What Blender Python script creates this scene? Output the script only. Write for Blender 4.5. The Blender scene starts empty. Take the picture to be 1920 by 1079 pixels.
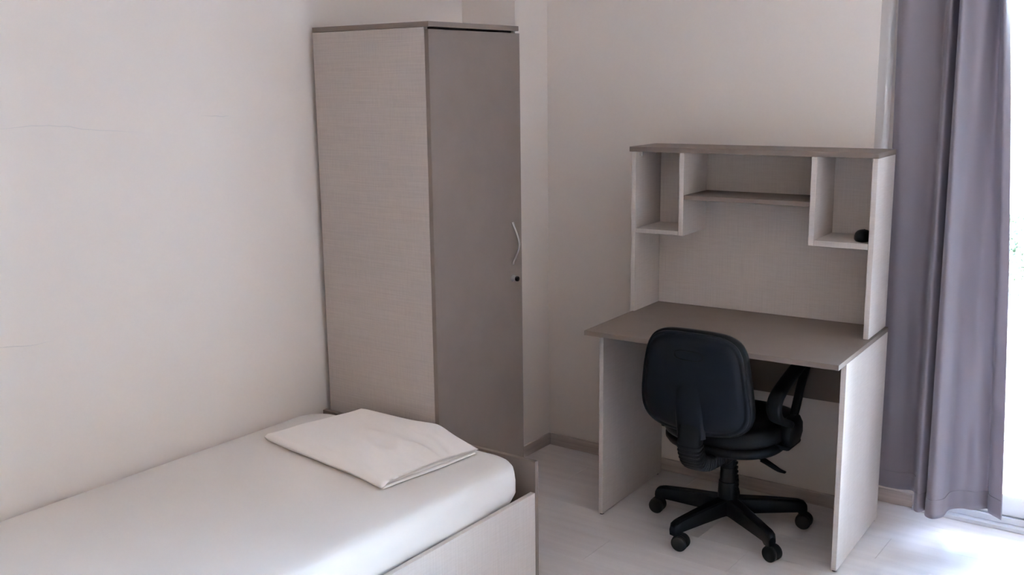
import bpy, bmesh, math, random
from math import sin, cos, pi, radians as rad
from mathutils import Vector, Matrix, noise

random.seed(7)
C = bpy.context.scene.collection
sc = bpy.context.scene

# ------------------------------------------------------------------ camera
CAM = Vector((2.8109, -3.8042, 1.6517))
YAW, PIT, ROL, FPX = rad(-35.751), rad(-11.2867), rad(-0.7243), 1939.72
F = Vector((sin(YAW) * cos(PIT), cos(YAW) * cos(PIT), sin(PIT)))
R0 = Vector((cos(YAW), -sin(YAW), 0)); U0 = R0.cross(F)
R1 = R0 * cos(ROL) + U0 * sin(ROL); U1 = -R0 * sin(ROL) + U0 * cos(ROL)
cd = bpy.data.cameras.new('camera'); cam = bpy.data.objects.new('camera', cd); C.objects.link(cam)
cd.sensor_width = 36; cd.lens = FPX / 1920 * 36; cd.clip_start = 0.05
cam.matrix_world = Matrix(((R1.x, U1.x, -F.x, CAM.x), (R1.y, U1.y, -F.y, CAM.y), (R1.z, U1.z, -F.z, CAM.z), (0, 0, 0, 1)))
sc.camera = cam

# ------------------------------------------------------------------ world, sun, exposure
w = bpy.data.worlds.new('sky'); sc.world = w; w.use_nodes = True
nt = w.node_tree; bg = nt.nodes['Background']
sky = nt.nodes.new('ShaderNodeTexSky'); sky.sky_type = 'NISHITA'; sky.sun_disc = False
sky.sun_elevation = rad(60); sky.sun_rotation = rad(0); sky.air_density = 1.0; sky.dust_density = 1.5; sky.ozone_density = 1.0
hz = nt.nodes.new('ShaderNodeHueSaturation'); hz.inputs['Saturation'].default_value = 1.4      # more saturated, bluer sky
nt.links.new(sky.outputs[0], hz.inputs['Color']); nt.links.new(hz.outputs[0], bg.inputs[0]); bg.inputs[1].default_value = 2.5
sl = bpy.data.lights.new('sun', 'SUN'); so = bpy.data.objects.new('sun', sl); C.objects.link(so)
sl.energy = 20; sl.angle = rad(0.6); sl.color = (1, 0.95, 0.89)
so.rotation_euler = Vector((0.05, -0.50, -0.86)).to_track_quat('-Z', 'Y').to_euler()   # high sun through the balcony door onto the floor by the curtain
sc.view_settings.view_transform = 'Standard'; sc.view_settings.look = 'None'
sc.view_settings.gamma = 1; sc.view_settings.use_curve_mapping = False
sc.view_settings.exposure = 2.15
sc.cycles.max_bounces = 12; sc.cycles.diffuse_bounces = 8
sc.cycles.sample_clamp_indirect = 6

# ------------------------------------------------------------------ materials
def mat(name, col, rough=0.5, spec=0.5, metal=0.0):
    m = bpy.data.materials.new(name); m.use_nodes = True
    b = m.node_tree.nodes['Principled BSDF']
    b.inputs['Base Color'].default_value = (*col, 1); b.inputs['Roughness'].default_value = rough
    b.inputs['Specular IOR Level'].default_value = spec; b.inputs['Metallic'].default_value = metal
    return m, m.node_tree, b
def nd(t, k, **kw):
    n = t.nodes.new('ShaderNode' + k)
    for a, v in kw.items():
        if a in n.inputs: n.inputs[a].default_value = v
        else: setattr(n, a, v)
    return n
def coords(t, scale, kind='Object'):
    tc = nd(t, 'TexCoord'); mp = nd(t, 'Mapping'); mp.inputs['Scale'].default_value = scale
    t.links.new(tc.outputs[kind], mp.inputs[0]); return mp.outputs[0]
def ramp(t, fac, c0, c1, p0=0.3, p1=0.7):
    r = nd(t, 'ValToRGB'); r.color_ramp.elements[0].position = p0; r.color_ramp.elements[1].position = p1
    r.color_ramp.elements[0].color = (*c0, 1); r.color_ramp.elements[1].color = (*c1, 1)
    t.links.new(fac, r.inputs[0]); return r.outputs[0]
def bump(t, b, h, strength, dist=0.001):
    n = nd(t, 'Bump'); n.inputs['Strength'].default_value = strength; n.inputs['Distance'].default_value = dist
    t.links.new(h, n.inputs['Height']); t.links.new(n.outputs[0], b.inputs['Normal'])
def noisy(name, c0, c1, scale, rough, bstr=0.0, detail=4, spec=0.5, bscale=None, p0=0.3, p1=0.7, bdist=0.001):
    m, t, b = mat(name, c0, rough, spec)
    n = nd(t, 'TexNoise'); n.inputs['Scale'].default_value = 1; n.inputs['Detail'].default_value = detail
    t.links.new(coords(t, scale), n.inputs['Vector'])
    t.links.new(ramp(t, n.outputs[0], c0, c1, p0, p1), b.inputs['Base Color'])
    if bstr:
        h = n.outputs[0]
        if bscale:
            n2 = nd(t, 'TexNoise'); n2.inputs['Scale'].default_value = 1; t.links.new(coords(t, bscale), n2.inputs['Vector']); h = n2.outputs[0]
        bump(t, b, h, bstr, bdist)
    return m
def linen(name, axis, c0, c1, rough=0.5):
    """woven-look laminate: streaks along one axis crossed by finer ones"""
    m, t, b = mat(name, c0, rough, 0.4)
    s1 = {'h': (7, 7, 330), 'v': (330, 330, 7)}[axis]; s2 = {'h': (260, 260, 18), 'v': (18, 18, 260)}[axis]
    n1 = nd(t, 'TexNoise', Detail=3.0); n1.inputs['Scale'].default_value = 1; t.links.new(coords(t, s1), n1.inputs['Vector'])
    n2 = nd(t, 'TexNoise', Detail=2.0); n2.inputs['Scale'].default_value = 1; t.links.new(coords(t, s2), n2.inputs['Vector'])
    mx = nd(t, 'Math', operation='MULTIPLY_ADD'); mx.inputs[1].default_value = 0.45
    sc2 = nd(t, 'Math', operation='MULTIPLY'); sc2.inputs[1].default_value = 0.62
    t.links.new(n1.outputs[0], sc2.inputs[0]); t.links.new(n2.outputs[0], mx.inputs[0]); t.links.new(sc2.outputs[0], mx.inputs[2])
    t.links.new(ramp(t, mx.outputs[0], c0, c1, 0.38, 0.68), b.inputs['Base Color'])
    bump(t, b, mx.outputs[0], 0.12, 0.0006)
    return m

M = {}
M['wall'] = noisy('cream wall paint', (0.725, 0.650, 0.592), (0.755, 0.680, 0.622), (1.2, 1.2, 1.2), 0.6, 0.10, spec=0.25, bscale=(60, 60, 60))
M['crack'] = mat('hairline crack', (0.64, 0.59, 0.56), 0.9, 0.1)[0]
M['dark_front'] = noisy('darkened wall behind the camera', (0.24, 0.19, 0.155), (0.28, 0.225, 0.19), (3, 3, 20), 0.6)  # unseen wall; dark wood tone added to cut bounce light
M['ceil'] = mat('ceiling paint', (0.90, 0.845, 0.80), 0.8, 0.2)[0]
M['linen_h'] = linen('pale linen laminate crosswise', 'h', (0.435, 0.375, 0.332), (0.495, 0.43, 0.385))  # same laminate as the upright one, darkened to imitate dimmer light
M['linen_v'] = linen('pale linen laminate upright', 'v', (0.525, 0.457, 0.412), (0.585, 0.517, 0.472))  # same laminate, lightened to imitate light on desk sides and rail
M['edge'] = mat('pale edge band', (0.50, 0.45, 0.425), 0.45)[0]
M['taupe'] = noisy('taupe laminate', (0.200, 0.157, 0.130), (0.216, 0.171, 0.143), (9, 9, 9), 0.55, spec=0.2)
M['taupe_edge'] = mat('taupe edge band', (0.19, 0.16, 0.142), 0.4)[0]
M['steel'] = mat('brushed steel', (0.52, 0.50, 0.48), 0.30, 0.5, 1.0)[0]
M['plastic'] = noisy('black moulded plastic', (0.005, 0.0055, 0.007), (0.0065, 0.007, 0.009), (30, 30, 30), 0.45, 0.10, bscale=(900, 900, 900), spec=0.12)
M['shellp'] = noisy('satin black plastic shell', (0.0065, 0.0075, 0.0115), (0.008, 0.0095, 0.014), (20, 20, 20), 0.42, 0.05, bscale=(700, 700, 700), spec=0.12)
M['vinyl'] = noisy('black leatherette', (0.004, 0.004, 0.005), (0.0055, 0.0055, 0.0065), (40, 40, 40), 0.36, 0.15, bscale=(420, 420, 420), spec=0.12)
M['rubber'] = mat('caster rubber', (0.008, 0.008, 0.009), 0.5, 0.3)[0]
M['gap'] = mat('dark gap', (0.02, 0.018, 0.016), 0.9, 0.1)[0]
M['sheet'] = noisy('cream fitted sheet', (0.70, 0.645, 0.60), (0.73, 0.675, 0.63), (3, 3, 3), 0.75, spec=0.2)
M['folded'] = noisy('pale cotton sheet', (0.84, 0.775, 0.725), (0.87, 0.805, 0.755), (5, 5, 5), 0.8, spec=0.15)
M['pvc'] = mat('white pvc', (0.80, 0.80, 0.80), 0.35)[0]
M['alu'] = mat('track aluminium', (0.72, 0.72, 0.74), 0.35, 0.5, 0.6)[0]
M['render'] = noisy('white exterior render', (0.80, 0.78, 0.74), (0.84, 0.82, 0.78), (4, 4, 4), 0.9)
M['kerb'] = noisy('sandstone kerb', (0.62, 0.47, 0.36), (0.70, 0.55, 0.43), (9, 9, 9), 0.9)
M['ground'] = noisy('pale gravel ground', (0.55, 0.52, 0.46), (0.66, 0.62, 0.55), (6, 6, 6), 0.95)
M['tile'] = noisy('pale terrace tile', (0.70, 0.67, 0.62), (0.78, 0.75, 0.70), (5, 5, 5), 0.6)
M['leaf'] = noisy('garden leaf paled by glare', (0.16, 0.22, 0.12), (0.28, 0.34, 0.20), (14, 14, 14), 0.6)  # leaf green paled to imitate the glare outside
M['bark'] = noisy('bark', (0.12, 0.09, 0.06), (0.2, 0.15, 0.1), (30, 30, 6), 0.9)

m, t, b = mat('mauve grey curtain satin', (0.27, 0.235, 0.26), 0.42, 0.4)
n = nd(t, 'TexNoise', Detail=2.0); n.inputs['Scale'].default_value = 1; t.links.new(coords(t, (900, 900, 60)), n.inputs['Vector']); bump(t, b, n.outputs[0], 0.08, 0.0005)
b.inputs['Sheen Weight'].default_value = 0.25; b.inputs['Sheen Roughness'].default_value = 0.4
b.inputs['Sheen Tint'].default_value = (0.8, 0.78, 0.9, 1)
tl = nd(t, 'BsdfTranslucent'); tl.inputs[0].default_value = (0.46, 0.41, 0.45, 1); ms = nd(t, 'MixShader'); ms.inputs[0].default_value = 0.10
t.links.new(b.outputs[0], ms.inputs[1]); t.links.new(tl.outputs[0], ms.inputs[2]); t.links.new(ms.outputs[0], t.nodes['Material Output'].inputs[0])
M['curtain'] = m
m, t, b = mat('greyed oak laminate', (0.5, 0.45, 0.42), 0.33, 0.5)
n = nd(t, 'TexNoise', Detail=6.0); n.inputs['Scale'].default_value = 1; t.links.new(coords(t, (2.2, 26, 5)), n.inputs['Vector'])
oi = nd(t, 'ObjectInfo'); ad = nd(t, 'Math', operation='MULTIPLY_ADD'); ad.inputs[1].default_value = 0.16
t.links.new(oi.outputs['Random'], ad.inputs[0]); t.links.new(n.outputs[0], ad.inputs[2])
t.links.new(ramp(t, ad.outputs[0], (0.62, 0.565, 0.545), (0.71, 0.655, 0.635), 0.36, 0.82), b.inputs['Base Color'])
M['floor'] = m
m, t, b = mat('pale wood baseboard', (0.5, 0.42, 0.37), 0.45)
n = nd(t, 'TexNoise', Detail=5.0); n.inputs['Scale'].default_value = 1; t.links.new(coords(t, (2.5, 2.5, 55)), n.inputs['Vector'])
t.links.new(ramp(t, n.outputs[0], (0.36, 0.29, 0.255), (0.52, 0.44, 0.395)), b.inputs['Base Color'])
M['skirt'] = m
m = bpy.data.materials.new('window glass'); m.use_nodes = True; t = m.node_tree
for q in list(t.nodes): t.nodes.remove(q)
o_ = nd(t, 'OutputMaterial'); mx = nd(t, 'MixShader'); tr = nd(t, 'BsdfTransparent'); gl = nd(t, 'BsdfGlossy'); fr = nd(t, 'Fresnel')
tr.inputs[0].default_value = (0.94, 0.96, 0.95, 1); gl.inputs['Roughness'].default_value = 0.02; fr.inputs['IOR'].default_value = 1.45
t.links.new(fr.outputs[0], mx.inputs[0]); t.links.new(tr.outputs[0], mx.inputs[1]); t.links.new(gl.outputs[0], mx.inputs[2]); t.links.new(mx.outputs[0], o_.inputs[0])
M['glass'] = m

# ------------------------------------------------------------------ mesh helpers
OFF = Vector((0, 0, 0))        # subtracted from coordinates, so a thing's meshes sit in its own frame
def box(bm, x0, x1, y0, y1, z0, z1, bev=0.0, seg=2):
    vs = [bm.verts.new(Vector((x, y, z)) - OFF) for x in (x0, x1) for y in (y0, y1) for z in (z0, z1)]
    fs = [bm.faces.new([vs[i] for i in q]) for q in ((0, 1, 3, 2), (4, 6, 7, 5), (0, 4, 5, 1), (2, 3, 7, 6), (0, 2, 6, 4), (1, 5, 7, 3))]
    if bev:
        es = list({e for f in fs for e in f.edges})
        bmesh.ops.bevel(bm, geom=es, offset=bev, segments=seg, affect='EDGES', profile=0.5)
def rings(bm, rs, cap0=True, cap1=True, closed=False):
    """skin a list of equal-length vertex rings"""
    R = [[bm.verts.new(Vector(p) - OFF) for p in r] for r in rs]; n = len(R[0])
    for i in range(len(R) - (0 if closed else 1)):
        a, b_ = R[i], R[(i + 1) % len(R)]
        for j in range(n): bm.faces.new((a[j], a[(j + 1) % n], b_[(j + 1) % n], b_[j]))
    if not closed:
        if cap0: bm.faces.new(R[0][::-1])
        if cap1: bm.faces.new(R[-1])
def lathe(bm, prof, cx=0, cy=0, n=28, axis='z', c=(0, 0, 0)):
    rs = []
    for r, h in prof:
        ring = []
        for k in range(n):
            a = 2 * pi * k / n
            if axis == 'z': ring.append((cx + r * cos(a), cy + r * sin(a), h))
            elif axis == 'x': ring.append((c[0] + h, c[1] + r * cos(a), c[2] + r * sin(a)))
        rs.append(ring)
    rings(bm, rs)
def crspline(pts, n):
    P = [Vector(p) for p in pts]; out = []
    Q = [2 * P[0] - P[1]] + P + [2 * P[-1] - P[-2]]
    for i in range(len(P) - 1):
        p0, p1, p2, p3 = Q[i:i + 4]
        for k in range(n):
            t_ = k / n
            out.append(0.5 * ((2 * p1) + (p2 - p0) * t_ + (2 * p0 - 5 * p1 + 4 * p2 - p3) * t_ ** 2 + (3 * p1 - p0 - 3 * p2 + p3) * t_ ** 3))
    return out + [P[-1]]
def sweep(bm, path, wid, thk, side=Vector((1, 0, 0)), n=14, pw=0.6):
    """rounded-rectangle section swept along path; wid along side, thk across it (numbers or functions of 0..1)"""
    rs = []
    for i, p in enumerate(path):
        t_ = i / (len(path) - 1)
        d = (path[min(i + 1, len(path) - 1)] - path[max(i - 1, 0)]).normalized(); nrm = d.cross(side).normalized(); sd = nrm.cross(d).normalized()
        W = wid(t_) if callable(wid) else wid; T = thk(t_) if callable(thk) else thk
        ring = []
        for k in range(n):
            a = 2 * pi * (k + 0.5) / n; ca, sa = cos(a), sin(a)
            ring.append(p + sd * (W / 2 * math.copysign(abs(ca) ** pw, ca)) + nrm * (T / 2 * math.copysign(abs(sa) ** pw, sa)))
        rs.append(ring)
    rings(bm, rs)
def obj(name, bm, m, parent=None, smooth=False, kind=None, label=None):
    bmesh.ops.recalc_face_normals(bm, faces=bm.faces)
    me = bpy.data.meshes.new(name); bm.to_mesh(me); bm.free()
    if smooth:
        for p in me.polygons: p.use_smooth = True
        if smooth != True: me.set_sharp_from_angle(angle=rad(smooth))
    me.materials.append(M[m])
    o = bpy.data.objects.new(name, me); C.objects.link(o)
    if parent: o.parent = parent
    if kind: o['kind'] = kind
    if label: o['label'] = label
    return o
def B(name, m, parent, *boxes, bev=0.0012, **kw):
    bm = bmesh.new()
    for q in boxes: box(bm, *q, bev)
    return obj(name, bm, m, parent, **kw)
def thing(name, label, cat, loc, rz=0):
    o = bpy.data.objects.new(name, None); C.objects.link(o); o.location = loc; o.rotation_euler = (0, 0, rz)
    o['label'] = label; o['category'] = cat; o.empty_display_size = 0.1
    return o
def tag(o, label, cat): o['label'] = label; o['category'] = cat
def S(name, m, *boxes, bev=0.0, label=None):
    bm = bmesh.new()
    for q in boxes: box(bm, *q, bev)
    o = obj(name, bm, m, None, kind='structure')
    if label: o['label'] = label
    return o

# ------------------------------------------------------------------ room shell
RX, RY, HZ = 4.00, -4.40, 2.70       # right wall, wall behind the camera, ceiling height
WX, WY = 1.684, 0.180                # where the desk wall ends; plane of the balcony door wall
CX, CY = 0.2745, -0.237              # column in the corner
DX0, DX1, DZ = 1.862, 3.4, 2.45     # balcony door opening
wall_left = S('wall_left', 'wall', (-0.15, 0, RY, 0.33, -0.05, HZ), label='plain cream painted wall along the bed with faint hairline cracks')
S('wall_back', 'wall', (0, WX, 0, 0.33, -0.05, HZ), label='cream painted wall behind the desk')
S('wall_column', 'wall', (0, CX, CY, 0, -0.05, HZ), label='square cream pier in the corner behind the wardrobe')
S('wall_balcony', 'wall', (WX, DX0, WY, 0.33, -0.05, HZ), (DX1, RX, WY, 0.33, -0.05, HZ), (DX0, DX1, WY, 0.33, DZ, HZ), label='cream wall around the balcony door')
S('wall_right', 'wall', (RX, RX + 0.15, RY, 0.33, -0.05, HZ))
S('wall_front', 'dark_front', (-0.15, RX + 0.15, RY - 0.15, RY, -0.05, HZ))
S('ceiling', 'ceil', (-0.15, RX + 0.15, RY - 0.15, 0.33, HZ, HZ + 0.15))
# hairline cracks in the plaster of the left wall
for pts in ([(-2.40, 1.536), (-2.27, 1.541), (-2.20, 1.545), (-2.10, 1.539), (-2.02, 1.526), (-1.93, 1.518), (-1.86, 1.511)],
            [(-2.45, 0.938), (-2.36, 0.936), (-2.27, 0.924), (-2.2, 0.921)], [(-1.62, 1.552), (-1.55, 1.55), (-1.5, 1.549)]):
    bm = bmesh.new(); path = crspline([(0.0002, y, z) for y, z in pts], 6)
    path = [p + Vector((0, 0, 0.003 * noise.noise(p * 30))) for p in path]
    sweep(bm, path, 0.0006, lambda t_: 0.0018 * sin(pi * min(max(t_, 0.02), 0.98)) + 0.0002, n=6)
    obj('crack', bm, 'crack', wall_left)

floor = S('floor', 'gap', (0, RX, RY, 0.33, -0.06, -0.012), label='pale greyed oak laminate floor')
y = RY; row = 0
while y < WY - 0.001:
    y1 = min(y + 0.193, WY); x = 0 - [0.0, 0.55, 0.2, 0.85][row % 4] * 1.29
    while x < RX:
        a, b2 = max(x, 0), min(x + 1.2896, RX)
        yb = y1 if y1 <= 0 else y1
        if b2 - a > 0.02:
            if y1 > 0 and a < WX:              # row that runs into the desk wall
                if y < -0.002:
                    bm = bmesh.new(); box(bm, a + .0002, b2 - .0002, y + .0002, -0.0002, -0.012, 0); obj('plank', bm, 'floor', floor)
                if b2 > WX + 0.02:
                    bm = bmesh.new(); box(bm, max(a, WX) + .0002, b2 - .0002, max(y, 0) + .0002, y1 - .0002, -0.012, 0); obj('plank', bm, 'floor', floor)
            else:
                bm = bmesh.new(); box(bm, a + .0002, b2 - .0002, y + .0002, y1 - .0002, -0.012, 0); obj('plank', bm, 'floor', floor)
        x += 1.29
    y += 0.193; row += 1
S('baseboard_back', 'skirt', (CX + 0.0145, WX - 0.001, -0.012, 0, 0, 0.054), bev=0.003, label='low pale wood baseboard under the desk wall')
S('baseboard_column', 'skirt', (CX, CX + 0.012, CY - 0.012, -0.0015, 0, 0.054), bev=0.003, label='low pale wood baseboard on the pier')
S('baseboard_balcony', 'skirt', (WX + 0.002, DX0 - 0.004, WY - 0.012, WY, 0, 0.054), bev=0.003, label='short pale wood baseboard beside the balcony door')

# balcony door: aluminium threshold track, fixed frame, two sliding leaves
door = S('door_1', 'pvc', (DX0, DX0 + 0.05, WY + 0.01, WY + 0.13, 0, DZ), (DX1 - 0.05, DX1, WY + 0.01, WY + 0.13, 0, DZ), (DX0, DX1, WY + 0.01, WY + 0.13, DZ - 0.05, DZ), bev=0.003,
         label='white sliding balcony door with bright glass')
B('track', 'alu', door, (DX0, DX1, WY - 0.035, WY + 0.14, 0, 0.016), (DX0, DX1, WY - 0.005, WY + 0.006, 0.016, 0.040), (DX0 + 0.05, DX1 - 0.05, WY + 0.045, WY + 0.055, 0.016, 0.036), (DX0 + 0.05, DX1 - 0.05, WY + 0.100, WY + 0.108, 0.016, 0.036), bev=0.002)
mid = (DX0 + DX1) / 2
for xa, xb, ya in ((DX0 + 0.051, mid + 0.04, WY + 0.020), (mid - 0.04, DX1 - 0.051, WY + 0.072)):
    yb = ya + 0.035
    lf = B('sliding_leaf', 'pvc', door, (xa, xa + 0.075, ya, yb, 0.037, DZ - 0.052), (xb - 0.075, xb, ya, yb, 0.037, DZ - 0.052), (xa + .075, xb - .075, ya, yb, 0.037, 0.118), (xa + .075, xb - .075, ya, yb, DZ - 0.13, DZ - 0.052), bev=0.004)
    B('pane', 'glass', lf, (xa + 0.07, xb - 0.07, ya + 0.015, ya + 0.019, 0.112, DZ - 0.125), bev=0)

# terrace and garden outside
S('ground', 'ground', (-30, 30, 0.33, 40, -0.30, -0.06), label='pale gravel ground beyond the terrace')
terr = S('terrace', 'gap', (-3, 8, 0.33, 2.0, -0.06, -0.012), label='pale tiled terrace outside the balcony door')
for i in range(14):
    for j in range(3):
        bm = bmesh.new(); box(bm, -1 + i * 0.5 + .002, -1 + (i + 1) * 0.5 - .002, 0.335 + j * 0.55 + .002, 0.335 + (j + 1) * 0.55 - .002, -0.012, 0); obj('tile', bm, 'tile', terr)
S('terrace_kerb', 'kerb', (-3, 8, 2.0, 2.14, -0.06, 0.03), bev=0.008, label='sandy kerb at the edge of the terrace')
def shrub(loc, h, seed):
    random.seed(seed)
    t_ = thing('garden_shrub', 'green leafy shrub outside the glass, at the right edge of the photo' if seed == 3 else 'green leafy shrub standing further out in the garden', 'shrub', loc)
    bm = bmesh.new()
    for k in range(5):
        a = 2 * pi * k / 5; sweep(bm, [Vector((0.03 * cos(a), 0.03 * sin(a), 0)), Vector((0.09 * cos(a), 0.09 * sin(a), h * .4)), Vector((0.2 * cos(a), 0.2 * sin(a), h * .85))], 0.016, 0.016, n=6, pw=1)
    obj('stem', bm, 'bark', t_, True)
    bm = bmesh.new()
    for k in range(1500):
        d = Vector((random.gauss(0, 1), random.gauss(0, 1), random.gauss(0, 1))).normalized() * random.uniform(0.45, 1) ** 0.6
        c = Vector((d.x * h * .42, d.y * h * .42, h * .62 + d.z * h * .42)); u = Vector((random.gauss(0, 1), random.gauss(0, 1), random.gauss(0, 1))).normalized()
        v = u.orthogonal().normalized(); s = random.uniform(0.03, 0.06)
        q = [bm.verts.new(c + p) for p in (-u * s, v * s * .45, u * s, -v * s * .45)]; bm.faces.new(q)
    obj('leaves', bm, 'leaf', t_, kind='stuff')
shrub((1.36, 5.0, -0.06), 0.62, 3)

# ------------------------------------------------------------------ wardrobe
KP = Vector((0.3, -0.9, 0)); OFF = KP
wd = thing('wardrobe', 'tall narrow wardrobe with pale linen side and dark taupe door', 'wardrobe', KP, -0.0137)
kx0, kx1, kyf, kyb, kz = 0.030, 0.574, -1.138, -0.638, 1.8475
B('side_panel', 'linen_h', wd, (kx0, kx1 - 0.0185, kyf, kyf + 0.018, 0, 1.8295), label='pale linen laminate side panel')
B('side_panel', 'linen_h', wd, (kx0, kx1 - 0.0185, kyb - 0.020, kyb - 0.002, 0, 1.8295), label='pale linen laminate side panel')
B('top_board', 'taupe', wd, (kx0, kx1 + 0.001, kyf - 0.001, kyb, 1.830, kz), label='dark taupe top board')
B('back_panel', 'edge', wd, (kx0 + 0.001, kx0 + 0.006, kyf + 0.0185, kyb - 0.0205, 0.06, 1.829), bev=0)
B('bottom_board', 'linen_h', wd, (kx0 + 0.007, kx1 - 0.020, kyf + 0.0185, kyb - 0.0205, 0.06, 0.078))
B('shelf_board', 'linen_h', wd, (kx0 + 0.007, kx1 - 0.025, kyf + 0.0185, kyb - 0.0205, 1.50, 1.518))
B('plinth', 'taupe', wd, (kx1 - 0.055, kx1 - 0.040, kyf + 0.0185, kyb - 0.0205, 0, 0.0595))
dr = B('door', 'taupe', wd, (kx1 - 0.0178, kx1, kyf, -0.632, 0.07, 1.8225), label='dark taupe wardrobe door')
bm = bmesh.new()
path = crspline([(kx1 + 0.001, -0.688, 1.136), (kx1 + 0.004, -0.688, 1.126), (kx1 + 0.014, -0.688, 1.105), (kx1 + 0.025, -0.688, 1.080), (kx1 + 0.030, -0.688, 1.056), (kx1 + 0.025, -0.688, 1.032), (kx1 + 0.014, -0.688, 1.007), (kx1 + 0.004, -0.688, 0.988), (kx1 + 0.001, -0.688, 0.976)], 5)
sweep(bm, path, lambda t_: 0.0075 + 0.005 * abs(2 * t_ - 1) ** 3, 0.0055, side=Vector((0, 1, 0)), n=12, pw=0.8)
obj('handle', bm, 'steel', dr, True, label='bowed steel handle')
bm = bmesh.new(); lathe(bm, [(0.0125, 0), (0.0125, 0.003), (0.0105, 0.006), (0.0100, 0.015)], axis='x', c=(kx1, -0.690, 0.923), n=20); lk = obj('lock', bm, 'steel', dr, 40, label='round steel lock')
bm = bmesh.new(); lathe(bm, [(0.0080, 0.015), (0.0098, 0.016), (0.0098, 0.023), (0.0085, 0.025)], axis='x', c=(kx1, -0.690, 0.923), n=20); obj('knob', bm, 'rubber', lk, 40, label='black lock knob')

# ------------------------------------------------------------------ bed
OFF = Vector((0.9, -1.2, 0))
bed = thing('bed_frame', 'low single bed frame with taupe head panel and pale side rail', 'bed', OFF, -0.0066)
B('headboard', 'taupe', bed, (0.022, 1.003, -1.1764, -1.1584, 0, 0.435), label='dark taupe head panel')
B('side_rail', 'linen_v', bed, (0.984, 1.002, -3.18, -1.1766, 0.02, 0.328), label='pale linen side rail')
B('side_rail', 'linen_v', bed, (0.024, 0.042, -3.18, -1.1766, 0.02, 0.168), label='pale linen side rail')
B('footboard', 'taupe', bed, (0.022, 1.003, -3.199, -3.181, 0, 0.40), label='dark taupe foot panel')
B('bed_base', 'edge', bed, (0.0425, 0.9835, -3.18, -1.1768, 0.15, 0.168))
OFF = Vector((0.5, -2.2, 0.169))
def rrect(x0, x1, y0, y1, r, n=8):
    out = []
    for cx, cy, a0 in ((x1 - r, y1 - r, 0), (x0 + r, y1 - r, pi / 2), (x0 + r, y0 + r, pi), (x1 - r, y0 + r, 3 * pi / 2)):
        for k in range(n + 1): a = a0 + pi / 2 * k / n; out.append((cx + r * cos(a), cy + r * sin(a)))
    res = []
    for i, p in enumerate(out):                      # also points along the straight sides
        q = out[(i + 1) % len(out)]; res.append(p); L = math.dist(p, q)
        if L > 0.12:
            k = int(L / 0.05)
            for j in range(1, k): res.append((p[0] + (q[0] - p[0]) * j / k, p[1] + (q[1] - p[1]) * j / k))
    return res
def mattress():
    bm = bmesh.new(); rs = []
    prof = [(0.045, .169), (0.026, .175), (0.016, .21), (0.013, .27), (0.007, .305), (0.0, .340), (0.0, .382), (0.002, .405), (0.007, .422), (0.015, .435), (0.027, .4435), (0.045, .4485), (0.070, .4515), (0.11, .4535), (0.16, .4548), (0.22, .4555), (0.30, .456), (0.38, .456), (0.45, .456)]
    ref = rrect(0.018, 0.980, -3.15, -1.186, 0.095)
    cx, cy, hx, hy = 0.499, -2.168, 0.481, 0.982
    for ins, z in prof:
        ring = []
        for x, y in ref:
            u, v = x - cx, y - cy
            # shrink towards the middle line, keeping the outline parallel
            X = cx + math.copysign(max(abs(u) * (1 - ins * (0.45 if u < 0 and ins < .1 else 1) / hx), 0), u); Y = cy + math.copysign(max(abs(v) * (1 - ins / hy), 0), v)
            P = Vector((X, Y, z)); d = 0.0016 * noise.noise(Vector((X * 3, Y * 3, z * 6))) + 0.0005 * noise.noise(Vector((X * 9, Y * 9, z * 12)))
            if z > .42: P.z += d
            else: P.x += d * 1.3; P.y += min(d * 1.3, 0)
            if 0.2 < z < .41 and u > 0: P.x += 0.009 * noise.noise(Vector((0, Y * 2.6, z * 9))) - (0.008 if z < .33 + .03 * noise.noise(Vector((3, Y * 2.0, 0))) else 0)
            P.x = min(max(P.x, 0.019), 0.9815); P.y = min(P.y, -1.180); ring.append(P)
        rs.append(ring)
    rings(bm, rs)
    return bm
mt = obj('mattress', mattress(), 'sheet', None, True); BP = Vector((0.9, -1.2, 0)); mt.location = Matrix.Rotation(-0.0066, 4, 'Z') @ (OFF - BP) + BP; mt.rotation_euler = (0, 0, -0.0066)
tag(mt, 'mattress under a smooth cream fitted sheet in the bed frame', 'mattress')

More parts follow.
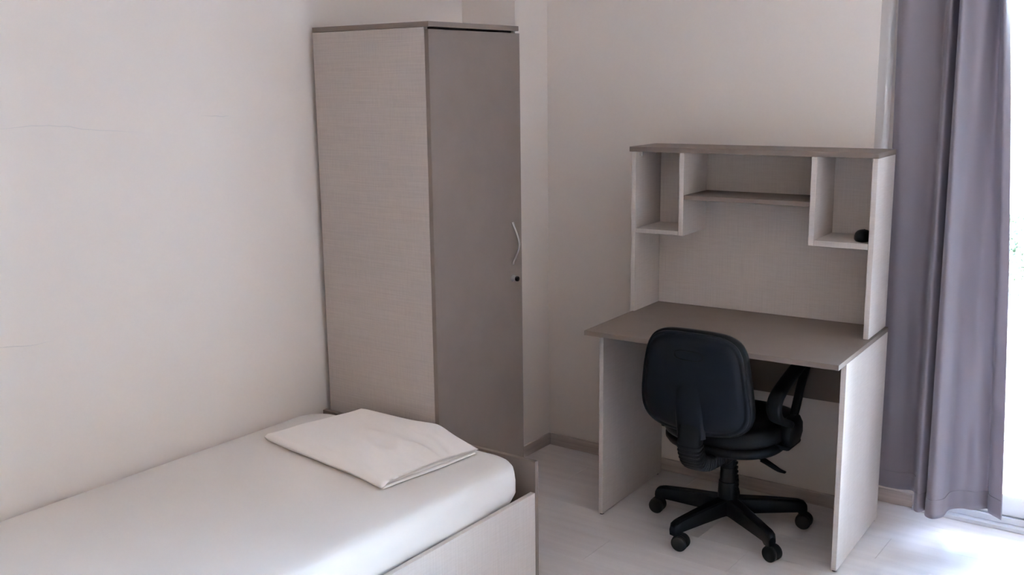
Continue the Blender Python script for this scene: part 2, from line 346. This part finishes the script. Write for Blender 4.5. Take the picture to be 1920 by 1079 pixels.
# folded sheet: three layers with a rounded fold at the near and left edges
OFF = Vector((0.5, -1.4, 0.453))
def folded():
    bm = bmesh.new()
    A, Bc, E, Cc, D = Vector((0.160, -1.578)), Vector((0.240, -1.186)), Vector((0.600, -1.188)), Vector((0.842, -1.262)), Vector((0.800, -1.676))
    nu, nv = 72, 52
    z0 = 0.4572
    for L in range(3):
        T, Bt = [], []
        for i in range(nu + 1):
            rt, rb = [], []
            for j in range(nv + 1):
                u, v = i / nu, j / nv                     # u: left to right, v: near to far
                inn = (2 - L) * 0.012                     # inner layers sit inside the outer fold on the near and left sides
                ur = inn + u * (1 - inn - 0.010 * (1 + noise.noise(Vector((v * 2.3, L * 3.1, 0.4)))) - (0.020 * sin(pi * v) if L == 2 else 0) + (0.012 * (v - .5) if L == 0 else 0))
                vr = inn + v * (1 - 2 * inn)
                far = Bc.lerp(E, min(ur / .62, 1)) if ur < .62 else E.lerp(Cc, (ur - .62) / .38)
                k = ur - .62; far = far + Vector((0, 0.012 * math.exp(-(k / .12) ** 2)))
                near = A.lerp(D, ur) + Vector((0, 0.008 * noise.noise(Vector((u * 3.5, 1.2, 2)))))
                P2 = near.lerp(far, vr)
                if L == 2: P2 += Vector((0.008 * noise.noise(Vector((v * 4, 7, 1))), 0)) * (1 - u)
                thin = 1 - 0.55 * max(0, (ur - 0.62) / 0.38) ** 1.3 * (0.25 + 0.75 * vr)      # flattens to the far right corner
                th = 0.0105 * thin; base = z0 + L * th; top = base + th
                if L == 2:                                 # the outer fold rolls down over the near and left edges
                    roll = max(0, 1 - min(u * .55, v * .42) / 0.03); base = base + (z0 - base) * min(1, roll * 1.6)
                ed = min(u * .62, v * .42, (1 - u) * .62 * 3, (1 - v) * .42)
                e = min(1, ed / (0.022 if L == 2 else .008)); rnd = math.sqrt(max(0, 1 - (1 - e) ** 2))
                mid = (top + base) / 2; h = (top - base) / 2 * (0.12 + 0.88 * rnd); wr = 0
                if L == 2:
                    p3 = Vector((P2.x, P2.y, 0)); cr = max(0, 1 - ((u - 0.70) / 0.36) ** 2) * max(0, 1 - ((v - 0.50) / 0.6) ** 2)
                    q = Vector(((P2.x * .35 + P2.y * .94) * 16, (P2.x * .94 - P2.y * .35) * 4.5, 1))
                    wr = 0.0030 * noise.noise(p3 * 8) + 0.0075 * cr * (1 - 2.6 * abs(noise.noise(q))) + 0.004 * cr * noise.noise(q * 2.3)
                    wr += 0.007 * math.exp(-((ur - 0.62) / 0.13) ** 2 - ((v - 0.93) / 0.12) ** 2)
                    wr = max(wr, -0.004) * min(1, ed / 0.03 + .1)
                rt.append(Vector((P2.x, P2.y, mid + h + wr))); rb.append(Vector((P2.x, P2.y, max(mid - h + (0.0012 if L else 0), z0))))
            T.append([bm.verts.new(p - OFF) for p in rt]); Bt.append([bm.verts.new(p - OFF) for p in rb])
        for i in range(nu):
            for j in range(nv):
                bm.faces.new((T[i][j], T[i + 1][j], T[i + 1][j + 1], T[i][j + 1])); bm.faces.new((Bt[i][j], Bt[i][j + 1], Bt[i + 1][j + 1], Bt[i + 1][j]))
        for i in range(nu):
            bm.faces.new((T[i][0], Bt[i][0], Bt[i + 1][0], T[i + 1][0])); bm.faces.new((T[i][nv], T[i + 1][nv], Bt[i + 1][nv], Bt[i][nv]))
        for j in range(nv):
            bm.faces.new((T[0][j], T[0][j + 1], Bt[0][j + 1], Bt[0][j])); bm.faces.new((T[nu][j], Bt[nu][j], Bt[nu][j + 1], T[nu][j + 1]))
    return bm
fs = obj('folded_sheet', folded(), 'folded', None, True); fs.location = OFF
tag(fs, 'pale folded cotton sheet lying flat on the mattress', 'bed sheet')

# ------------------------------------------------------------------ desk with hutch
DP = Vector((1.3, -0.4, 0)); OFF = DP
desk = thing('desk', 'taupe topped desk with linen side panels and shelf hutch', 'desk', DP, 0.0366)
dx0, dx1, dyf, dyb = 0.8564, 1.7874, -0.6363, -0.021
B('desktop', 'taupe', desk, (dx0, dx1, dyf, dyb, 0.732, 0.750), label='dark taupe desktop')
for a in (0.8700, 1.7695):
    lg = B('side_panel', 'linen_v', desk, (a, a + 0.018, -0.545, dyb - 0.001, 0.004, 0.7315), label='pale linen side panel')
    for yy in (-0.535, -0.05):
        bm = bmesh.new(); lathe(bm, [(0.008, 0), (0.008, 0.0045)], cx=a + 0.009, cy=yy, n=12); obj('foot_glide', bm, 'rubber', lg, 40)
B('modesty_panel', 'taupe', desk, (0.8885, 1.769, -0.075, -0.057, 0.447, 0.7315), label='dark taupe panel under the desktop')
hx0, hx1, hyf, z1 = 0.8500, 1.7775, -0.2545, 1.3795
hu = B('hutch', 'linen_v', desk, (hx0 + 0.0185, hx1 - 0.0185, dyb - 0.012, dyb, 0.7505, z1 - .0005), label='pale linen shelf hutch')
B('top_board', 'taupe', hu, (0.8402, 1.7795, hyf - 0.001, dyb, z1, 1.3985), label='dark taupe top board')
for a in (hx0, hx1 - 0.018): B('side_panel', 'linen_v', hu, (a, a + 0.018, hyf, dyb, 0.7505, z1 - .0003))
B('divider', 'linen_v', hu, (1.050, 1.069, hyf, dyb - 0.0125, 1.066, z1 - .0003))
B('divider', 'linen_v', hu, (1.551, 1.570, hyf, dyb - 0.0125, 1.066, z1 - .0003))
B('cubby_floor', 'linen_h', hu, (hx0 + 0.0183, 1.0497, hyf, dyb - 0.0125, 1.066, 1.083))
B('cubby_floor', 'linen_h', hu, (1.5703, hx1 - 0.0183, hyf, dyb - 0.0125, 1.066, 1.087))
B('shelf', 'taupe', hu, (1.0693, 1.5507, hyf, dyb - 0.0125, 1.204, 1.221), label='dark taupe middle shelf')
for xx, yy in ((hx0 + 0.0185, -0.215), (hx0 + 0.0185, -0.085), (hx1 - 0.0185 - 0.012, -0.215)):
    bm = bmesh.new(); box(bm, xx, xx + 0.012, yy - 0.008, yy + 0.008, z1 - 0.014, z1 - 0.0005, 0.002); lathe(bm, [(0.004, z1 - 0.020), (0.004, z1 - 0.012)], cx=xx + 0.006, cy=yy, n=10); obj('bracket', bm, 'steel', hu)

# small dark mouse in the right-hand cubby
OFF = Vector((0, 0, 0))
bm = bmesh.new(); rs = []
N = 28
for s, z in ((0.86, 0.0), (0.98, 0.004), (1.0, 0.010), (0.97, 0.018), (0.88, 0.026), (0.70, 0.033), (0.42, 0.0375), (0.15, 0.0390)):
    rs.append([(0.031 * s * cos(2 * pi * k / N), 0.054 * s * sin(2 * pi * k / N), z * (1 - 0.18 * sin(2 * pi * k / N) * s)) for k in range(N)])
rings(bm, rs); mo = obj('computer_mouse', bm, 'plastic', None, True)
tag(mo, 'small rounded black mouse lying in the desk hutch cubby', 'computer mouse')
bm = bmesh.new(); box(bm, -0.0008, 0.0008, 0.012, 0.05, 0.028, 0.033); obj('button_seam', bm, 'gap', mo)
bm = bmesh.new(); lathe(bm, [(0.006, -0.003), (0.008, -0.002), (0.008, 0.002), (0.006, 0.003)], axis='x', c=(0, 0.030, 0.028), n=16); obj('scroll_wheel', bm, 'rubber', mo, True)
mo.location = Matrix.Rotation(0.0366, 4, 'Z') @ (Vector((1.722, -0.180, 1.0875)) - DP) + DP
mo.rotation_euler = (0, 0, rad(12))

# ------------------------------------------------------------------ office chair (faces the desk)
CH = Vector((1.341, -0.404, 0)); OFF = Vector((0, 0, 0))
ch = thing('office_chair', 'black swivel office chair with casters pushed under the desk', 'chair', CH, rad(0))
# five-star base with casters
bm = bmesh.new(); lathe(bm, [(0.030, 0.060), (0.040, 0.064), (0.044, 0.085), (0.042, 0.118), (0.038, 0.128), (0.030, 0.130)], n=30)
base = obj('base', bm, 'plastic', ch, 40, label='five-star black plastic base')
def leg_bm(a):
    bm = bmesh.new(); rs = []
    rot = Matrix.Rotation(a, 3, 'Z')
    for r, wt, wb, zb, zt in ((0.022, .056, .050, .066, .128), (0.06, .052, .047, .067, .126), (0.14, .046, .041, .066, .121), (0.22, .041, .036, .065, .114), (0.258, .039, .034, .064, .110), (0.268, .039, .034, .056, .108), (0.286, .036, .031, .054, .102), (0.295, .026, .023, .056, .090)):
        q = [(-wb / 2, zb), (wb / 2, zb), (wt / 2 + .001, zb + (zt - zb) * .55), (wt / 2 - .002, zt - .005), (wt / 2 - .009, zt), (-wt / 2 + .009, zt), (-wt / 2 + .002, zt - .005), (-wt / 2 - .001, zb + (zt - zb) * .55)]
        rs.append([rot @ Vector((r, yy, zz)) for yy, zz in q])
    rings(bm, rs); return bm
ANG = [rad(-107), rad(-35), rad(37), rad(109), rad(181)]
SW = [rad(4), rad(-14), rad(5), rad(150), rad(186)]      # which way each caster has swivelled
for a, s in zip(ANG, SW):
    obj('leg', leg_bm(a), 'plastic', base, 35)
    px, py = 0.272 * cos(a), 0.272 * sin(a); d = Vector((cos(s), sin(s), 0)); sd = Vector((-d.y, d.x, 0)); c0 = Vector((px, py, 0.029)) + d * 0.016
    bm = bmesh.new(); rs = []                                  # hood between and over the wheels
    for k in range(13):
        an = rad(-15 + 210 * k / 12)
        p = c0 + d * (-0.0305 * cos(an)) * -1 + Vector((0, 0, 0.0305 * sin(an)))
        p2 = c0 + d * (0.022 * cos(an)) + Vector((0, 0, 0.022 * sin(an)))
        rs.append([p + sd * .010, p - sd * .010, p2 - sd * .010, p2 + sd * .010])
    rings(bm, rs)
    lathe(bm, [(0.0065, 0.048), (0.0065, 0.066)], cx=px, cy=py, n=12)
    cs = obj('caster', bm, 'plastic', ch, 40)
    for q in (-1, 1):
        bm = bmesh.new(); rs = []
        for r, h in ((0.010, -.009), (0.0255, -.0095), (0.029, -.006), (0.029, .006), (0.0255, .0095), (0.010, .009)):
            rs.append([c0 + sd * (q * 0.0140 + h) + d * (r * cos(2 * pi * k / 22)) + Vector((0, 0, r * sin(2 * pi * k / 22))) for k in range(22)])
        rings(bm, rs); obj('wheel', bm, 'rubber', cs, 40)
# gas column with stepped telescopic cover
bm = bmesh.new(); lathe(bm, [(0.038, 0.118), (0.0385, 0.135), (0.036, 0.185), (0.0355, 0.190), (0.0325, 0.192), (0.031, 0.240), (0.0305, 0.245), (0.028, 0.247), (0.027, 0.300), (0.020, 0.302), (0.014, 0.303), (0.014, 0.338)], n=28)
col = obj('gas_column', bm, 'plastic', ch, 35)
bm = bmesh.new()
for k in range(7):
    z = 0.155 + k * 0.017; box(bm, 0.026, 0.0385 - k * .0012, -0.012, 0.012, z, z + 0.011, 0.003)
obj('cover_ribs', bm, 'plastic', col, 40)
# seat
def superring(hx, hy, z, n=48, e=0.72, dy=0.0, sag=0.0):
    out = []
    for k in range(n):
        a = 2 * pi * k / n; ca, sa = cos(a), sin(a)
        x, y = hx * math.copysign(abs(ca) ** e, ca), dy + hy * math.copysign(abs(sa) ** e, sa)
        out.append((x, y, z + sag * (x * x) - (0.35 * max(0, y - 0.12) ** 2 if sag else 0)))
    return out
bm = bmesh.new()
rings(bm, [superring(0.225 * s, 0.215 * s2, z, dy=0.0, sag=0.25) for s, s2, z in ((.90, .90, .385), (.975, .975, .388), (1.0, 1.0, .400), (1.01, 1.01, .418), (.995, .995, .436), (.95, .95, .450), (.86, .86, .458), (.7, .7, .460), (.45, .45, .457), (.15, .15, .455))])
seat = obj('seat', bm, 'vinyl', ch, True, label='padded black leatherette seat')
bm = bmesh.new()
rings(bm, [superring(0.225 * s, 0.215 * s, z) for s, z in ((.35, .336), (.60, .337), (.82, .343), (.93, .354), (.975, .370), (.975, .384), (.90, .388))])
obj('seat_shell', bm, 'plastic', ch, True)
B('mechanism', 'plastic', ch, (-0.055, 0.055, -0.14, 0.10, 0.305, 0.338), bev=0.006)
bm = bmesh.new(); path = crspline([(0.05, -0.02, 0.326), (0.085, -0.035, 0.326), (0.120, -0.045, 0.322), (0.150, -0.05, 0.316)], 6); sweep(bm, path, 0.008, 0.008, side=Vector((0, 1, 0)), n=10, pw=1)
lv = obj('height_lever', bm, 'plastic', ch, True)
bm = bmesh.new(); path = crspline([(0.144, -0.049, 0.318), (0.162, -0.05, 0.312), (0.190, -0.052, 0.301), (0.212, -0.054, 0.293), (0.236, -0.056, 0.290)], 6)
sweep(bm, path, lambda t_: 0.020 + 0.012 * t_ * (1 - t_) * 2 - 0.006 * t_ ** 4, lambda t_: 0.018 - 0.012 * t_, side=Vector((0, 1, 0)), n=12); obj('lever_grip', bm, 'plastic', lv, True)
# backrest: padded cushion with plastic rear shell
half = [(0, .828), (.06, .827), (.115, .820), (.155, .800), (.178, .765), (.189, .72), (.197, .67), (.204, .61), (.207, .565), (.202, .528), (.182, .494), (.140, .470), (.07, .459), (0, .456)]
hs = crspline([(a, 0, b_) for a, b_ in half], 4)
outl = [(p.x, p.z) for p in hs] + [(-p.x, p.z) for p in hs[-2:0:-1]]
def backring(s, d, dz=0.0):
    """ring at scale s of the outline about its middle, d metres behind the mid surface"""
    out = []
    for x, z in outl:
        X, Z = x * s, 0.64 + (z - 0.64) * s
        Y = -0.302 + 0.60 * X * X - 0.10 * (Z - 0.60) - d + 0.5 * (Z - .6) ** 2
        out.append((X, Y, Z + dz))
    return out
bm = bmesh.new()
rings(bm, [backring(s, d) for s, d in ((.1, -.034), (.5, -.034), (.8, -.031), (.92, -.022), (.985, -.006), (1.0, .008), (1.0, .018), (.988, .026), (.965, .029), (.92, .030))])
obj('backrest', bm, 'vinyl', ch, True, label='padded black leatherette backrest')
bm = bmesh.new()
rings(bm, [backring(s, d) for s, d in ((.90, .024), (.958, .026), (.965, .031), (.960, .037), (.945, .0405), (.920, .0405), (.905, .0390), (.890, .0405), (.86, .046), (.80, .051), (.68, .054), (.45, .056), (.12, .057))])
shell = obj('back_shell', bm, 'shellp', ch, True, label='satin black plastic rear shell')
def onback(x, z, d): return Vector((x, -0.302 + 0.60 * x * x - 0.10 * (z - 0.60) - d + 0.5 * (z - .6) ** 2, z))
bm = bmesh.new(); lip = []                        # rim and dark hollow of the hand slot
for k in range(40):
    a = 2 * pi * k / 40; lip.append((0.050 * math.copysign(abs(cos(a)) ** .6, cos(a)), 0.748 + 0.014 * math.copysign(abs(sin(a)) ** .9, sin(a))))
R_ = []
for s, d in ((1.20, .0500), (1.12, .0585), (1.0, .0585), (0.92, .0510)):
    R_.append([onback(x * s, .748 + (z - .748) * s * (1.12 if s > 1 else 1), d) for x, z in lip])
rings(bm, R_, cap0=False, cap1=True); obj('hand_slot', bm, 'plastic', shell, True)
# raised spine on the shell, and the ribbed bar that carries the back
bm = bmesh.new(); rs = []
for z, hw, d in ((.690, .022, .0545), (.670, .036, .0565), (.62, .046, .0585), (.56, .049, .0605), (.50, .047, .063), (.455, .045, .065)):
    rs.append([onback(x * hw, z, dd) for x, dd in ((-1.15, .045), (-1.05, d - .006), (-.85, d - .001), (-.4, d), (.4, d), (.85, d - .001), (1.05, d - .006), (1.15, .045))])
rings(bm, rs); obj('spine', bm, 'shellp', shell, 50)
bm = bmesh.new(); path = crspline([(0, -0.325, 0.52), (0, -0.332, 0.455), (0, -0.325, 0.405), (0, -0.296, 0.362), (0, -0.245, 0.338), (0, -0.17, 0.328), (0, -0.11, 0.326)], 16)
nn = len(path)
rib = lambda t_: 1 + 0.045 * (1 if int(t_ * 44) % 2 else -1) if t_ > .22 else 1.0
sweep(bm, path, lambda t_: (0.084 + 0.004 * t_) * rib(t_), lambda t_: (0.046 + 0.010 * sin(pi * t_)) * rib(t_), n=18, pw=0.55)
obj('back_bar', bm, 'plastic', ch, 30, label='ribbed black back support bar')
# loop armrests
for s in (1, -1):
    bm = bmesh.new(); X = 0.237
    path = crspline([(s * (X - .012), -0.012, .440), (s * X, -0.057, .470), (s * X, -0.112, .494), (s * X, -0.167, .522), (s * X, -0.190, .562), (s * X, -0.167, .598), (s * X, -0.087, .628), (s * X, 0.008, .655), (s * X, 0.108, .680), (s * X, 0.188, .690), (s * X, 0.238, .684)], 6)
    sweep(bm, path, lambda t_: 0.042 + 0.010 * sin(pi * t_), lambda t_: 0.024 + 0.004 * sin(pi * t_), n=14)
    ar = obj('armrest', bm, 'plastic', ch, True)
    bm = bmesh.new(); path = crspline([(s * (X - .008), 0.008, .455), (s * (X - .002), 0.023, .51), (s * X, 0.058, .58), (s * X, 0.113, .645), (s * X, 0.158, .680)], 6)
    sweep(bm, path, 0.030, 0.022, n=12); obj('strut', bm, 'plastic', ar, True)
    bm = bmesh.new(); box(bm, s * .210 - .040, s * .210 + .040, -0.070, 0.055, .372, .392, .009)
    rs = []
    for z, hx, hy in ((.380, .012, .040), (.392, .020, .056), (.42, .026, .064), (.455, .026, .060), (.480, .018, .045), (.488, .010, .03)):
        rs.append([(s * .236 + x, -.010 + y, z) for x, y in [(hx * math.copysign(abs(cos(2 * pi * k / 16)) ** .6, cos(2 * pi * k / 16)), hy * math.copysign(abs(sin(2 * pi * k / 16)) ** .6, sin(2 * pi * k / 16))) for k in range(16)]])
    rings(bm, rs); obj('mount', bm, 'plastic', ar, 40)

# ------------------------------------------------------------------ curtain
def lerp(a, b_, t_): return a + (b_ - a) * t_
# plan of the folds at the top and at the hem: matching control points
top_p = [(1.712, .100), (1.745, .070), (1.790, .080), (1.840, .105), (1.872, .125), (1.890, .062), (1.908, .050), (1.918, .095), (1.926, .110), (1.930, .080), (1.938, .020), (1.956, -.020), (1.985, .035), (2.020, .048), (2.036, .100), (2.050, .108), (2.058, .045), (2.072, .025), (2.082, .055)]
bot_p = [(1.732, .130), (1.770, .120), (1.815, .128), (1.865, .138), (1.895, .060), (1.912, -.030), (1.932, -.052), (1.948, -.010), (1.950, .040), (1.950, -.005), (1.962, -.062), (1.992, -.088), (2.016, -.052), (2.020, .030), (2.055, .070), (2.094, .078), (2.134, .118), (2.150, .075), (2.198, .040)]
tp = crspline([(a, b_, 0) for a, b_ in top_p], 8); bp = crspline([(a, b_, 0) for a, b_ in bot_p], 8)
def cpoint(i, z):
    f = min(1, max(0, (1.95 - z) / 1.87)); f = f ** 0.9
    p = tp[i].lerp(bp[i], f)
    k = i / (len(tp) - 1)
    if k > .70: p.x += 0.008 * sin(pi * min(1, f * 1.0)) * (k - .70) / .30            # free edge bellies out at mid height
    q = Vector((p.x * 7, z * 2.2, 3)); p.y += 0.006 * noise.noise(q) * f
    if 0.62 < k < .95 and z < 1.1:                                                    # soft diagonal creases of the lower free panel
        p.y += 0.012 * sin((p.x - 1.9) * 40 + z * 9) * (1 - abs(k - .78) / .17 if abs(k - .78) < .17 else 0) * min(1, (1.1 - z) / .3) * min(1, max(0, z - .1) / .2)
    return Vector((p.x, p.y, z))
HEM = 0.082
OFF = Vector((1.95, 0.08, 0))
def cloth(zs, push=0.0):
    bm = bmesh.new(); g = []
    for z in zs:
        r = []
        for i in range(len(tp)):
            zz = z + (0.006 * noise.noise(Vector((i * .07, 0, 5))) if z < .2 else 0)
            p = cpoint(i, zz)
            r.append(p)
        g.append(r)
    if push:
        for r in g:
            nr = []
            for i in range(len(r)):
                d = r[min(i + 1, len(r) - 1)] - r[max(i - 1, 0)]; nr.append(Vector((d.y, -d.x, 0)).normalized() * push)
            for i in range(len(r)): r[i] = r[i] + nr[i]
    V_ = [[bm.verts.new(p - OFF) for p in r] for r in g]
    for a in range(len(V_) - 1):
        for i in range(len(tp) - 1): bm.faces.new((V_[a][i], V_[a][i + 1], V_[a + 1][i + 1], V_[a + 1][i]))
    return bm
cu = thing('curtain', 'mauve grey satin curtain hanging in folds beside the balcony door', 'curtain', OFF)
def thick(o, th, off=0):
    md = o.modifiers.new('cloth thickness', 'SOLIDIFY'); md.thickness = th; md.offset = off
dr_ = obj('drape', cloth([HEM + 0.004 + (2.48 - HEM) * (k / 70) for k in range(71)]), 'curtain', cu, True); thick(dr_, 0.0012)
hm = obj('hem', cloth([HEM, HEM + 0.02, HEM + 0.045, HEM + 0.068, HEM + 0.070], 0.0016), 'curtain', cu, True, label='stitched double hem'); thick(hm, 0.0012)
OFF = Vector((0, 0, 0))
bm = bmesh.new(); lathe(bm, [(0.0, 0.0), (0.011, 0.0), (0.011, 1.9), (0.0, 1.9)], axis='x', c=(1.70, 0.088, 2.52), n=16)
for xx in (1.78, 3.48): box(bm, xx - .01, xx + .01, 0.085, WY - 0.0005, 2.512, 2.528)
rd = obj('curtain_rod', bm, 'alu', None, 40); tag(rd, 'metal rod the mauve grey curtain hangs from, above the balcony door', 'curtain rod')
